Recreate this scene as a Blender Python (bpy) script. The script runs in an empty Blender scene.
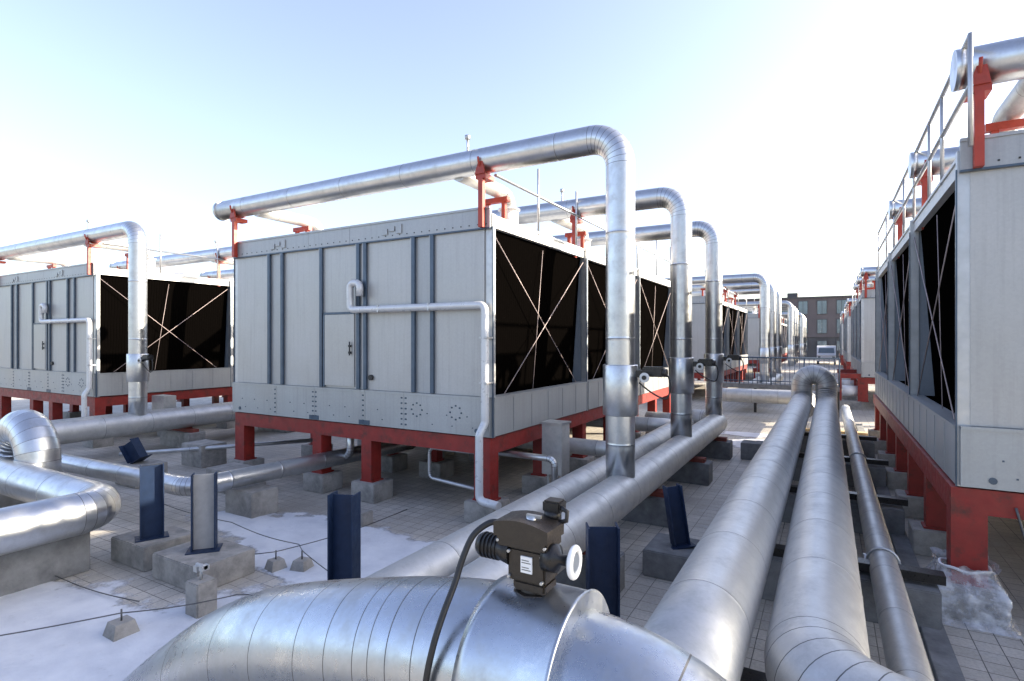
import bpy, bmesh, math, random
from mathutils import Vector, Matrix, noise
random.seed(7)
R = math.radians
C = bpy.context.scene.collection
PI = math.pi

# ------------------------------------------------------------------ materials
def new_mat(name):
    m = bpy.data.materials.new(name); m.use_nodes = True
    nt = m.node_tree
    b = nt.nodes['Principled BSDF']
    return m, nt, b

def tex_coord(nt, scale=(1, 1, 1)):
    tc = nt.nodes.new('ShaderNodeTexCoord'); mp = nt.nodes.new('ShaderNodeMapping')
    mp.inputs['Scale'].default_value = scale
    nt.links.new(tc.outputs['Object'], mp.inputs['Vector'])
    return mp.outputs['Vector']

def noise_node(nt, vec, scale, detail=5, rough=.55):
    n = nt.nodes.new('ShaderNodeTexNoise'); n.inputs['Scale'].default_value = scale
    n.inputs['Detail'].default_value = detail; n.inputs['Roughness'].default_value = rough
    nt.links.new(vec, n.inputs['Vector']); return n.outputs['Fac']

def ramp(nt, fac, stops):
    r = nt.nodes.new('ShaderNodeValToRGB'); e = r.color_ramp.elements
    while len(e) < len(stops): e.new(.5)
    for k, (p, c) in enumerate(stops):
        e[k].position = p
        e[k].color = (c, c, c, 1) if isinstance(c, (int, float)) else (*c, 1)
    nt.links.new(fac, r.inputs['Fac']); return r.outputs['Color']

def mix(nt, fac, a, b, mode='MIX'):
    m = nt.nodes.new('ShaderNodeMix'); m.data_type = 'RGBA'; m.blend_type = mode
    for s, v in ((0, fac), (6, a), (7, b)):
        if isinstance(v, (int, float)): m.inputs[s].default_value = v if s == 0 else (v, v, v, 1)
        elif isinstance(v, tuple): m.inputs[s].default_value = (*v, 1)
        else: nt.links.new(v, m.inputs[s])
    return m.outputs[2]

def bump(nt, b, h, strength, dist=.01):
    n = nt.nodes.new('ShaderNodeBump'); n.inputs['Strength'].default_value = strength
    n.inputs['Distance'].default_value = dist
    nt.links.new(h, n.inputs['Height']); nt.links.new(n.outputs['Normal'], b.inputs['Normal'])

def simple(name, col, rough=.5, metal=0., var=.12, scale=6, bstr=.0, bscale=40, dirt=None, dscale=1.3, dlo=.45, dhi=.75):
    m, nt, b = new_mat(name)
    v = tex_coord(nt)
    f = noise_node(nt, v, scale)
    lo = tuple(c * (1 - var) for c in col); hi = tuple(min(1, c * (1 + var)) for c in col)
    c = ramp(nt, f, [(.3, lo), (.7, hi)])
    if dirt:
        d = noise_node(nt, v, dscale, 9, .7)
        c = mix(nt, ramp(nt, d, [(dlo, 0.), (dhi, 1.)]), c, dirt)
    nt.links.new(c, b.inputs['Base Color'])
    rr = ramp(nt, noise_node(nt, v, scale * 2.3), [(.3, max(.02, rough - .08)), (.7, min(1, rough + .1))])
    nt.links.new(rr, b.inputs['Roughness'])
    b.inputs['Metallic'].default_value = metal
    if bstr: bump(nt, b, noise_node(nt, v, bscale), bstr)
    return m

def galv(name, col, rough, spangle, bstr=.25):
    m, nt, b = new_mat(name)
    v = tex_coord(nt)
    vo = nt.nodes.new('ShaderNodeTexVoronoi'); vo.inputs['Scale'].default_value = spangle
    nt.links.new(v, vo.inputs['Vector'])
    sp = nt.nodes.new('ShaderNodeSeparateColor'); nt.links.new(vo.outputs['Color'], sp.inputs[0])
    cell = sp.outputs[0]
    big = noise_node(nt, v, 2.1, 8, .62)
    mid = noise_node(nt, v, 14, 6, .6)
    c1 = ramp(nt, cell, [(0., tuple(c * .97 for c in col)), (1., tuple(min(1, c * 1.02) for c in col))])
    c2 = mix(nt, ramp(nt, big, [(.5, 0.), (.78, .55)]), c1, (.38, .385, .385))
    c3 = mix(nt, ramp(nt, mid, [(.5, 0.), (.85, .16)]), c2, (.50, .51, .51))
    vs = tex_coord(nt, (3.0, 3.0, 3.0))
    bl = noise_node(nt, vs, 1.6, 11, .74)
    c3 = mix(nt, ramp(nt, bl, [(.50, 0.), (.66, .5)]), c3, (.36, .365, .36))
    c3 = mix(nt, ramp(nt, bl, [(.32, .45), (.44, 0.)]), c3, (.66, .67, .67))
    nt.links.new(c3, b.inputs['Base Color'])
    r1 = ramp(nt, cell, [(0., rough - .01), (1., rough + .015)])
    r2 = mix(nt, ramp(nt, bl, [(.46, 0.), (.64, .7)]), r1, rough + .22)
    nt.links.new(r2, b.inputs['Roughness'])
    b.inputs['Metallic'].default_value = .93 if name != 'weathered_cladding' else .72
    bump(nt, b, noise_node(nt, v, 2.6, 1, .4), bstr, .02)
    return m

M = {}
M['galv'] = galv('galvanised_cladding', (.52, .535, .55), .29, 55, .10)
M['galv_duct'] = galv('galvanised_duct', (.42, .45, .49), .27, 42, .2)
M['galv_dull'] = galv('weathered_cladding', (.52, .52, .505), .46, 60, .1)
M['rail'] = simple('rail_steel', (.45, .46, .47), .42, .75, .1)
M['rod'] = simple('rod_steel', (.36, .29, .28), .5, .3, .1)
def panel_mat(name, col):
    m, nt, b = new_mat(name)
    v = tex_coord(nt)
    f = noise_node(nt, v, .9, 3, .5)
    c = ramp(nt, f, [(.3, tuple(x * .9 for x in col)), (.7, tuple(x * 1.06 for x in col))])
    # rain streaks running down the sheets
    vs = tex_coord(nt, (9, 9, .35))
    s = noise_node(nt, vs, 2.0, 6, .6)
    c = mix(nt, ramp(nt, s, [(.5, 0.), (.78, .5)]), c, tuple(x * .70 for x in col))
    vo = nt.nodes.new('ShaderNodeTexVoronoi'); vo.inputs['Scale'].default_value = 45
    nt.links.new(v, vo.inputs['Vector'])
    sp = nt.nodes.new('ShaderNodeSeparateColor'); nt.links.new(vo.outputs['Color'], sp.inputs[0])
    c = mix(nt, .03, c, sp.outputs[0], 'OVERLAY')
    nt.links.new(c, b.inputs['Base Color'])
    nt.links.new(ramp(nt, f, [(.3, .36), (.7, .5)]), b.inputs['Roughness'])
    b.inputs['Metallic'].default_value = .35
    bump(nt, b, noise_node(nt, v, 2.4, 2, .5), .2, .02)
    return m
M['panel'] = panel_mat('casing_sheet', (.385, .385, .378))
M['panel2'] = panel_mat('casing_sheet_cooler', (.33, .34, .345))
M['band'] = panel_mat('basin_sheet', (.345, .355, .355))
M['rib'] = simple('channel_steel', (.060, .088, .125), .4, .3, .15)
M['cover'] = simple('cover_white', (.6, .6, .58), .5, .1, .06)
M['partition'] = panel_mat('partition_sheet', (.22, .25, .29))
M['red'] = simple('red_oxide_paint', (.215, .015, .010), .5, 0, .18, 5, .15, 60, dirt=(.075, .018, .012), dscale=4.5, dlo=.52, dhi=.68)
M['redpost'] = simple('orange_red_paint', (.36, .035, .015), .45, 0, .15, 8, dirt=(.14, .02, .012), dscale=4)
M['dark'] = simple('dark_rubber', (.012, .012, .013), .5)
M['black'] = simple('black_enamel', (.016, .015, .015), .33, .2, .3, 20, .1, 90)
M['actuator'] = simple('brown_black_enamel', (.024, .018, .013), .42, .1, .2, 30, .2, 160)
M['white'] = simple('white_paint', (.78, .78, .77), .35, 0, .05)
M['pvc'] = simple('pale_conduit', (.55, .56, .57), .32, .2, .06)
M['navy'] = simple('navy_paint', (.012, .024, .056), .5, 0, .18, 7, .1, 70, dirt=(.03, .04, .06), dscale=2.2, dlo=.55, dhi=.85)
M['navy'].node_tree.nodes['Principled BSDF'].inputs['Specular IOR Level'].default_value = .25
M['conc'] = simple('concrete', (.30, .285, .26), .88, 0, .16, 7, .5, 55, dirt=(.12, .116, .11), dscale=2.2, dlo=.45, dhi=.7)
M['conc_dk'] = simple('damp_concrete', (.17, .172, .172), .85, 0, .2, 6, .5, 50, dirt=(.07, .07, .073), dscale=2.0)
M['pale_web'] = simple('sunlit_web_tone', (.27, .265, .26), .6, 0, .12, 9)  # navy web coloured pale, sun glare put into its base colour
M['seam'] = simple('lap_sealant', (.13, .13, .13), .5, .6, .2, 20)  # thin dark lines along the sheet joints
M['wood'] = simple('plank', (.48, .36, .2), .7, 0, .2, 9)
M['wire'] = simple('wire', (.10, .10, .10), .5, .5)
M['rust'] = simple('rusty_saddle', (.20, .045, .03), .7, 0, .3, 20)

def fill_mat():
    m, nt, b = new_mat('tower_fill')
    v = tex_coord(nt)
    w = nt.nodes.new('ShaderNodeTexWave'); w.bands_direction = 'Y'; w.inputs['Scale'].default_value = 4.3
    nt.links.new(v, w.inputs['Vector'])
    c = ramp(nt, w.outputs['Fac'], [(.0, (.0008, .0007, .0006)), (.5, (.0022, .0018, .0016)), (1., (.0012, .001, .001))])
    nt.links.new(c, b.inputs['Base Color']); b.inputs['Roughness'].default_value = .9
    b.inputs['Specular IOR Level'].default_value = .0
    bump(nt, b, w.outputs['Fac'], .2, .01)
    return m
M['fill'] = fill_mat()

def paving():
    m, nt, b = new_mat('roof_pavers')
    v = tex_coord(nt)
    br = nt.nodes.new('ShaderNodeTexBrick')
    br.offset = 0; br.squash = 1; br.inputs['Scale'].default_value = 1
    br.inputs['Brick Width'].default_value = .2; br.inputs['Row Height'].default_value = .2
    br.inputs['Mortar Size'].default_value = .005; br.inputs['Mortar Smooth'].default_value = .3
    br.inputs['Color1'].default_value = (.45, .415, .36, 1); br.inputs['Color2'].default_value = (.55, .51, .445, 1)
    br.inputs['Mortar'].default_value = (.05, .047, .045, 1)
    nz = nt.nodes.new('ShaderNodeTexNoise'); nz.inputs['Scale'].default_value = 3
    nt.links.new(v, nz.inputs['Vector'])
    vv = nt.nodes.new('ShaderNodeVectorMath'); vv.operation = 'MULTIPLY_ADD'
    vv.inputs[1].default_value = (.006, .006, 0)
    nt.links.new(nz.outputs['Color'], vv.inputs[0]); nt.links.new(v, vv.inputs[2])
    nt.links.new(vv.outputs[0], br.inputs['Vector'])
    big = noise_node(nt, v, .55, 9, .65)
    c = mix(nt, ramp(nt, big, [(.42, 0.), (.62, .85)]), br.outputs['Color'], (.31, .285, .245))
    wet = noise_node(nt, v, 1.7, 9, .7)
    c = mix(nt, ramp(nt, wet, [(.55, 0.), (.68, .6)]), c, (.50, .48, .45))
    fine = noise_node(nt, v, 34, 6, .7)
    c = mix(nt, ramp(nt, fine, [(.35, .5), (.6, 0.)]), c, mix(nt, .6, c, (.08, .08, .08)))
    # traces of snow dust lying in the joints and in thin drifts
    sn = noise_node(nt, v, 1.1, 10, .72)
    c = mix(nt, ramp(nt, sn, [(.60, 0.), (.72, .55)]), c, (.5, .51, .53))
    nt.links.new(c, b.inputs['Base Color'])
    nt.links.new(ramp(nt, wet, [(.4, .5), (.65, .85)]), b.inputs['Roughness'])
    h = mix(nt, .25, br.outputs['Fac'], fine)
    inv = nt.nodes.new('ShaderNodeInvert'); nt.links.new(h, inv.inputs['Color'])
    bump(nt, b, inv.outputs['Color'], .5, .006)
    return m
M['pave'] = paving()

def snow_mat():
    m, nt, b = new_mat('snow_cover')
    v = tex_coord(nt)
    f = noise_node(nt, v, 2.2, 8, .6)
    c = ramp(nt, f, [(.3, (.50, .515, .55)), (.6, (.64, .65, .67))])
    d = noise_node(nt, v, 9, 8, .7)
    c = mix(nt, ramp(nt, d, [(.6, 0.), (.72, .4)]), c, (.33, .32, .31))
    nt.links.new(c, b.inputs['Base Color']); b.inputs['Roughness'].default_value = .7
    at = nt.nodes.new('ShaderNodeAttribute'); at.attribute_name = 'depth'
    mu = nt.nodes.new('ShaderNodeMath'); mu.operation = 'MULTIPLY_ADD'; mu.inputs[1].default_value = 2.6
    nt.links.new(at.outputs['Fac'], mu.inputs[0])
    nn = noise_node(nt, v, 16, 9, .75); sb = nt.nodes.new('ShaderNodeMath'); sb.operation = 'SUBTRACT'; nt.links.new(nn, sb.inputs[0]); sb.inputs[1].default_value = .32
    nt.links.new(sb.outputs[0], mu.inputs[2])
    nt.links.new(ramp(nt, mu.outputs[0], [(.15, 0.), (.62, 1.)]), b.inputs['Alpha'])
    bump(nt, b, noise_node(nt, v, 18, 7, .65), .5, .02)
    return m
M['snow'] = snow_mat()

def bag_mat():
    m, nt, b = new_mat('plastic_film')
    v = tex_coord(nt)
    b.inputs['Base Color'].default_value = (.62, .64, .68, 1)
    b.inputs['Roughness'].default_value = .14
    b.inputs['Transmission Weight'].default_value = .08
    f = noise_node(nt, v, 6, 4, .6)
    nt.links.new(ramp(nt, f, [(.40, .22), (.62, .75)]), b.inputs['Alpha'])
    vs = tex_coord(nt, (1., 1., 2.6))
    bump(nt, b, noise_node(nt, vs, 5, 2, .5), .7, .06)
    return m
M['bag'] = bag_mat()
M['bldg'] = simple('dark_cladding', (.12, .10, .10), .7, 0, .15, .3)  # distance haze put into the colour by lightening the dark wall
M['bldg_lo'] = simple('dark_brick', (.08, .075, .075), .8, 0, .15, .5)
M['glass'] = simple('window_glass', (.16, .20, .22), .15, .3, .2, .4)
M['vanp'] = simple('van_paint', (.75, .76, .77), .3, 0, .03)

# ------------------------------------------------------------------ mesh builder
class MB:
    def __init__(s): s.v = []; s.f = []; s.m = []; s.sm = []
    def box(s, x0, x1, y0, y1, z0, z1, mi=0, bev=0):
        if bev:
            bm = bmesh.new(); bmesh.ops.create_cube(bm, size=1)
            for w in bm.verts: w.co = Vector(((x0+x1)/2 + w.co.x*(x1-x0), (y0+y1)/2 + w.co.y*(y1-y0), (z0+z1)/2 + w.co.z*(z1-z0)))
            bmesh.ops.bevel(bm, geom=list(bm.edges), offset=bev, segments=2, affect='EDGES')
            n = len(s.v); bm.verts.index_update()
            s.v += [tuple(w.co) for w in bm.verts]
            for f in bm.faces: s.f.append([n + w.index for w in f.verts]); s.m.append(mi); s.sm.append(False)
            bm.free(); return s
        n = len(s.v)
        s.v += [(x, y, z) for z in (z0, z1) for y in (y0, y1) for x in (x0, x1)]
        for q in ((0, 2, 3, 1), (4, 5, 7, 6), (0, 1, 5, 4), (2, 6, 7, 3), (0, 4, 6, 2), (1, 3, 7, 5)):
            s.f.append([n + i for i in q]); s.m.append(mi); s.sm.append(False)
        return s
    def poly(s, pts, th, mi=0):
        """a flat polygon given thickness th (a vector)"""
        n = len(s.v); k = len(pts); t = Vector(th)
        s.v += [tuple(p) for p in pts] + [tuple(Vector(p) + t) for p in pts]
        s.f.append([n + i for i in range(k)][::-1]); s.f.append([n + k + i for i in range(k)])
        for i in range(k):
            j = (i + 1) % k; s.f.append([n + i, n + j, n + k + j, n + k + i])
        s.m += [mi] * (k + 2); s.sm += [False] * (k + 2); return s
    def tube(s, path, r, seg=24, mi=0, caps=True, radii=None, smooth=True, segm=None, tang=None):
        P = [Vector(p) for p in path]; n0 = len(s.v)
        T = []
        for i in range(len(P)):
            a = P[max(0, i - 1)]; b = P[min(len(P) - 1, i + 1)]
            t1 = (P[i] - a); t2 = (b - P[i])
            t1 = t1.normalized() if t1.length > 1e-7 else Vector((0, 0, 0)); t2 = t2.normalized() if t2.length > 1e-7 else Vector((0, 0, 0))
            T.append(tang[i] if tang and tang[i] is not None else (t1 + t2).normalized())
        up = Vector((0, 0, 1)) if abs(T[0].z) < .9 else Vector((0, 1, 0))
        n = T[0].cross(up).normalized()
        for i, p in enumerate(P):
            n = (n - T[i] * n.dot(T[i])).normalized(); bb = T[i].cross(n)
            rr = radii[i] if radii else r
            for k in range(seg):
                a = 2 * PI * k / seg
                s.v.append(tuple(p + (n * math.cos(a) + bb * math.sin(a)) * rr))
        for i in range(len(P) - 1):
            for k in range(seg):
                a = n0 + i * seg + k; b = n0 + i * seg + (k + 1) % seg
                s.f.append([a, b, b + seg, a + seg]); s.m.append(segm[i] if segm else mi); s.sm.append(smooth)
        if caps:
            s.f.append([n0 + k for k in range(seg)][::-1]); e = n0 + (len(P) - 1) * seg
            s.f.append([e + k for k in range(seg)]); s.m += [mi, mi]; s.sm += [False, False]
        return s
    def build(s, name, mats, parent=None, loc=None):
        off = Vector((0, 0, 0))
        me = bpy.data.meshes.new(name)
        if parent is not None: off = WL[parent]
        elif loc is not None: off = Vector(loc)
        me.from_pydata([tuple(Vector(v) - off) for v in s.v], [], s.f)
        mats = mats if isinstance(mats, (list, tuple)) else [mats]
        if len(mats) == 1 and 1 in s.m: mats = [mats[0], 'seam']
        for m in mats: me.materials.append(M[m])
        me.polygons.foreach_set('material_index', s.m); me.polygons.foreach_set('use_smooth', s.sm)
        me.validate(); me.update()
        bm = bmesh.new(); bm.from_mesh(me); bmesh.ops.recalc_face_normals(bm, faces=bm.faces); bm.to_mesh(me); bm.free()
        o = bpy.data.objects.new(name, me); C.objects.link(o)
        if parent is not None: o.parent = parent
        else: o.location = off
        WL[o] = off
        return o
WL = {}
def tag(o, label, cat, group=None, kind=None):
    if label: o['label'] = label
    if cat: o['category'] = cat
    if group: o['group'] = group
    if kind: o['kind'] = kind
    return o
def thing(name, label, cat, loc, group=None):
    o = bpy.data.objects.new(name, None); C.objects.link(o); o.location = loc; o.empty_display_size = .2
    WL[o] = Vector(loc); return tag(o, label, cat, group)
def copy_tree(o, loc, label, drop=()):
    c = o.copy(); C.objects.link(c); c.location = loc; WL[c] = Vector(loc)
    if label: c['label'] = label
    def rec(src, dst):
        for ch in list(src.children):
            if ch.name.split('.')[0] in drop: continue
            d = ch.copy(); C.objects.link(d); d.parent = dst; rec(ch, d)
    rec(o, c); return c

def rounded(points, rad, n=8):
    """polyline with arcs at the corners; returns path and arc sample positions (gore joints)"""
    P = [Vector(p) for p in points]; out = [P[0]]; joints = []
    for i in range(1, len(P) - 1):
        a = (P[i-1] - P[i]).normalized(); b = (P[i+1] - P[i]).normalized()
        ang = a.angle(b); d = rad / math.tan(ang / 2)
        p0 = P[i] + a * d; bis = (a + b).normalized(); c = P[i] + bis * (rad / math.sin(ang / 2))
        u = (p0 - c); w = (P[i] + b * d) - c; tot = u.angle(w); ax = u.cross(w).normalized()
        for k in range(n + 1):
            q = c + Matrix.Rotation(tot * k / n, 3, ax) @ u; out.append(q); joints.append(len(out) - 1)
    out.append(P[-1]); return out, joints

SW = .0035
def clad_pipe(mb, points, r, rad=.45, n=8, pitch=1.2, seg=28, mi=0, caps=True, seam=.005, extra=None, off=.35):
    """sheet-metal clad pipe: gored elbows, raised joint beads on straights and gores"""
    if extra is None: path, J = rounded(points, rad, n) if len(points) > 2 else ([Vector(p) for p in points], [])
    else: path, J = extra
    # arc length
    S = [0]
    for a, b in zip(path, path[1:]): S.append(S[-1] + (b - a).length)
    marks = sorted(S[j] for j in J)
    for i in range(len(path) - 1):
        L = S[i+1] - S[i]
        if L > pitch * .8 and extra is None:
            k = max(1, round(L / pitch))
            for q in range(k):
                marks.append(S[i] + L * (q + off) / k)
    marks = sorted(marks)
    st = {}
    for s_ in S: st[round(s_, 5)] = r
    for m_ in marks:
        gap = min([abs(m_ - q) for q in marks if abs(m_ - q) > 1e-4] + [1.])
        e = min(1., gap / .09); up_ = seam*.35 if gap > .25 else 0.
        for d, rr in ((-.034*e, r), (-.008, r), (-SW, r + up_), (SW, r + up_), (.008, r), (.034*e, r)):
            if 0 < m_ + d < S[-1]: st[round(m_ + d, 5)] = rr
        if round(m_, 5) in st: st[round(m_, 5)] = r + up_
    keys = sorted(st); pts = []; rad_ = []
    i = 0
    for k in keys:
        while i < len(S) - 2 and S[i+1] < k: i += 1
        L = S[i+1] - S[i]; t = 0 if L < 1e-9 else min(1, max(0, (k - S[i]) / L))
        pts.append(path[i].lerp(path[i+1], t)); rad_.append(st[k])
    sg = [1 if any(m_ - SW - 1e-4 < (a + b) / 2 < m_ + SW + 1e-4 for m_ in marks) else mi for a, b in zip(keys, keys[1:])]
    def at_s(q):
        q = max(0, min(S[-1], q)); i_ = 0
        while i_ < len(S) - 2 and S[i_+1] < q: i_ += 1
        L_ = S[i_+1] - S[i_]; return path[i_].lerp(path[i_+1], 0 if L_ < 1e-9 else (q - S[i_]) / L_)
    tg = []
    for k in keys:
        near = [m_ for m_ in marks if abs(m_ - k) < .0095]
        if near: tg.append((at_s(near[0] + .02) - at_s(near[0] - .02)).normalized())
        else: tg.append((at_s(k + .002) - at_s(k - .002)).normalized())
    mb.tube(pts, r, seg, mi, caps, rad_, True, sg, tg)
    return mb
def cyl(p0, p1, r, seg=20, mb=None, mi=0):
    mb = mb or MB(); return mb.tube([p0, p1], r, seg, mi)
def dome_cyl(p0, p1, r, e, seg=20, mb=None, mi=0):
    mb = mb or MB(); a = Vector(p0); b = Vector(p1); t = (b - a).normalized()
    return mb.tube([a, a + t*e, b - t*e, b], r, seg, mi, True, [r - e, r, r, r - e])

# ------------------------------------------------------------------ ground
g = MB()
g.v = [(-260, -60, 0), (260, -60, 0), (260, 420, 0), (-260, 420, 0)]; g.f = [[0, 1, 2, 3]]; g.m = [0]; g.sm = [False]
tag(g.build('roof_terrace', 'pave'), 'grey paved flat roof under the pipes and cooling towers', 'roof floor', None, 'structure')

def snow_patch(name, label, blobs, res=.045, thick=.022, seed=0.):
    x0 = min(b[0] - b[2] for b in blobs) - .4; x1 = max(b[0] + b[2] for b in blobs) + .4
    y0 = min(b[1] - b[3] for b in blobs) - .4; y1 = max(b[1] + b[3] for b in blobs) + .4
    nx = int((x1 - x0) / res); ny = int((y1 - y0) / res); idx = {}; mb = MB(); D = []
    def h(x, y):
        f = max(1 - math.sqrt(((x - bx) / rx) ** 2 + ((y - by) / ry) ** 2) for bx, by, rx, ry in blobs)
        f += .30 * noise.noise(Vector((x * 1.3, y * 1.3, seed))) + .26 * noise.noise(Vector((x * 4, y * 5, seed + 4))) + .10 * noise.noise(Vector((x * 14, y * 14, seed)))
        return f
    H = {}
    for i in range(nx + 1):
        for j in range(ny + 1):
            H[i, j] = h(x0 + i * res, y0 + j * res)
    def vert(i, j):
        if (i, j) not in idx:
            f = H[i, j]; D.append(max(0, f)); x = x0 + i * res; y = y0 + j * res
            z = .005 + thick * min(1, max(0, f) * 2.0) * (.8 + .3 * noise.noise(Vector((x * 3, y * 3, 9)))) if f > 0 else .003
            idx[i, j] = len(mb.v); mb.v.append((x, y, z))
        return idx[i, j]
    for i in range(nx):
        for j in range(ny):
            if max(H[i, j], H[i+1, j], H[i, j+1], H[i+1, j+1]) > 0:
                mb.f.append([vert(i, j), vert(i+1, j), vert(i+1, j+1), vert(i, j+1)]); mb.m.append(0); mb.sm.append(True)
    o = mb.build(name, 'snow'); at = o.data.attributes.new('depth', 'FLOAT', 'POINT'); at.data.foreach_set('value', D); tag(o, label, 'snow', None, 'stuff'); return o
snow_patch('snow', 'thin white snow around the concrete bollard and plinths',
           [(-6.6, 2.3, 2.3, 1.05), (-5.2, 2.7, 1.6, .9), (-5.0, 3.6, 1.2, .7), (-8.4, 2.0, 1.3, .9), (-7.6, 1.2, 2.2, 1.0)], seed=1.3)
snow_patch('snow', 'thin white snow strip in front of the centre cooling tower',
           [(-6.9, 5.55, 1.5, .75), (-5.6, 5.7, 1.5, .6), (-5.4, 5.0, 1.4, .75), (-8.2, 5.5, .9, .5)], seed=5.1)
snow_patch('snow', 'small white snow strip far off beside the twin pipes',
           [(-1.6, 16.6, 1.0, .9), (-2.1, 18.2, 1.0, .5)], seed=9.2, res=.08)

# ------------------------------------------------------------------ cooling tower
Z0 = 1.35
W = 6.42; LEN = 11.6; YF = 7.31
cells = [0, 3.9, 7.75, 11.6]
def make_tower(X0, label):
    """X0 = world X of the right-hand face"""
    t = thing('cooling_tower', label, 'cooling tower', (X0 - W/2, YF + LEN/2, Z0), 'cooling towers standing in rows on the roof')
    def X(x): return X0 + x
    def Y(y): return YF + y
    def Z(z): return Z0 + z
    B = lambda mb, x0, x1, y0, y1, z0, z1, mi=0, bev=0: mb.box(X(x0), X(x1), Y(y0), Y(y1), Z(z0), Z(z1), mi, bev)
    # end walls built of separate sheets
    ribs = [-6.42, -5.28, -4.88, -3.76, -2.80, -2.63, -1.52, -1.12, -.06]
    for yy, ys in ((0, 1), (LEN, -1)):
        w = MB()
        B(w, -W + .02, -.02, yy + ys*.03 if ys > 0 else yy - .08, yy + .08 if ys > 0 else yy - .03, .6, 3.3)
        edges = [-6.36, -5.28, -4.88, -3.76, -2.63, -1.52, -1.12, -.1]
        for k, (a, b_) in enumerate(zip(edges, edges[1:])):
            y0, y1 = (yy + .008 + .004*(k % 3), yy + .03) if ys > 0 else (yy - .03, yy - .008)
            B(w, a + .01, b_ - .01, y0, y1, .64, 3.27, 1 if k in (1, 5) else 0)
        w.build('end_wall', ['panel', 'panel2'], t)
        for rx in (-5.28, -4.88, -3.76, -3.68, -2.80, -2.63, -1.52, -1.12):
            if rx == -3.68: continue
            rb = MB(); y0, y1 = (yy - .035, yy + .006) if ys > 0 else (yy - .006, yy + .035)
            B(rb, rx - .035, rx + .035, y0, y1, .645, 3.262)
            B(rb, rx - .05, rx - .035, y0 - .0 , y1, .645, 3.262, 1)
            rb.build('rib', ['rib', 'panel2'], t)
        # fascia with laps, basin band with bolted seams
        fa = MB(); s = ys
        def yr(a, b_): return (yy - b_, yy - a) if s > 0 else (yy + a, yy + b_)
        for a, b_ in ((-6.44, -4.1), (-4.1, -3.0), (-3.0, .02)):
            y0, y1 = yr(-.02, .03); B(fa, a + .003, b_ - .003, y0, y1, 3.28, 3.6)
            y0, y1 = yr(-.02, .045); B(fa, a + .003, b_ - .003, y0, y1, 3.575, 3.61)
            y0, y1 = yr(-.02, .04); B(fa, a + .003, b_ - .003, y0, y1, 3.262, 3.285, 1)
        for cx in (-5.0, -2.0):
            for q in range(3):
                y0, y1 = yr(.03, .05); B(fa, cx + q*.16 - .2, cx + q*.16 - .08, y0, y1, 3.36 + .05*(q % 2), 3.46 + .03*q, 0)
        for k in range(40):
            xx = -6.3 + k * .16; y0, y1 = yr(.03, .036)
            B(fa, xx, xx + .018, y0, y1, 3.33, 3.348, 2); 
        fa.build('fascia', ['panel2', 'rib', 'dark'], t)
        ba = MB()
        for a, b_ in ((-6.44, -5.0), (-5.0, -3.9), (-3.9, -2.6), (-2.6, -1.7), (-1.7, .02)):
            y0, y1 = yr(-.05, .05); B(ba, a + .003, b_ - .003, y0, y1, .015, .63)
            y0, y1 = yr(-.05, .062); B(ba, a + .003, b_ - .003, y0, y1, .6, .635)
        for sx in (-5.05, -3.95, -3.87, -2.65, -1.75, -1.66):
            for q in range(6):
                y0, y1 = yr(.05, .062); B(ba, sx - .014, sx + .014, y0, y1, .08 + q*.09, .105 + q*.09, 1)
        for sx in (-6.1, -5.7, -5.3, -4.6, -4.2, -3.5, -3.1, -2.3, -1.2, -.8, -.4):
            y0, y1 = yr(.05, .058); B(ba, sx - .008, sx + .008, y0, y1, .30, .316, 1); B(ba, sx + .1, sx + .116, y0, y1, .13, .146, 1)
        for sx in (-4.05, -2.75):
            y0, y1 = yr(.02, .056); B(ba, sx - .0, sx + .26, y0, y1, .02, .1, 1)
        for sx, sz in ((-6.18, .1), (-.22, .1)):
            y0, y1 = yr(.045, .06); ba.tube([(X(sx), Y(y0), Z(sz)), (X(sx), Y(y1), Z(sz))], .035, 12, 1)
        if s > 0:
            for cx in (-1.42, -.62):
                for q in range(8):
                    a = q * PI / 4; y0, y1 = yr(.05, .06)
                    B(ba, cx + .11*math.cos(a) - .012, cx + .11*math.cos(a) + .012, y0, y1, .36 + .11*math.sin(a) - .012, .36 + .11*math.sin(a) + .012, 1)
        ba.build('basin_panel', ['band', 'rib'], t)
        if s > 0:
            d = MB(); B(d, -3.66, -2.89, -.028, .01, .68, 2.0, 0, .006)
            B(d, -3.70, -3.66, -.03, .005, .65, 2.05, 1); B(d, -3.70, -2.86, -.03, .005, 2.003, 2.045, 1)
            dd = d.build('door', ['panel', 'rib'], t)
            hd = MB(); B(hd, -3.0, -2.955, -.07, -.028, 1.28, 1.32); B(hd, -3.0, -2.955, -.07, -.028, 1.40, 1.44)
            hd.tube([(X(-2.975), Y(-.06), Z(1.25)), (X(-2.975), Y(-.06), Z(1.5))], .012, 8)
            hd.build('door_handle', 'dark', dd)
            pk = MB(); pk.tube([(X(-2.5), Y(-.03), Z(.86)), (X(-2.5), Y(.012), Z(.86))], .05, 14)
            pk.build('drain_plug', 'dark', t)
    # sides
    for side in (0, 1):
        sx = (lambda x: x) if side == 0 else (lambda x: -W - x)
        def bx(mb, a, b_, *r):
            a, b_ = sx(a), sx(b_); B(mb, min(a, b_), max(a, b_), *r)
        top = MB(); bx(top, -.35, -.02, 0.03, LEN - .03, 3.31, 3.46); bx(top, -1.7, 0.0, 0.02, LEN - .02, 3.463, 3.5)
        top.build('eave_band', 'cover', t)
        sb = MB()
        for a, b_ in zip(cells, cells[1:]):
            bx(sb, -.10, .05, a + .05, b_ - .05, .015, .60)
            bx(sb, -.14, .06, a + .05, b_ - .05, .602, .63)
            for q in range(1, 6):
                yy = a + (b_ - a) * q / 6; bx(sb, .05, .058, yy - .006, yy + .006, .04, .59, 1)
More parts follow.
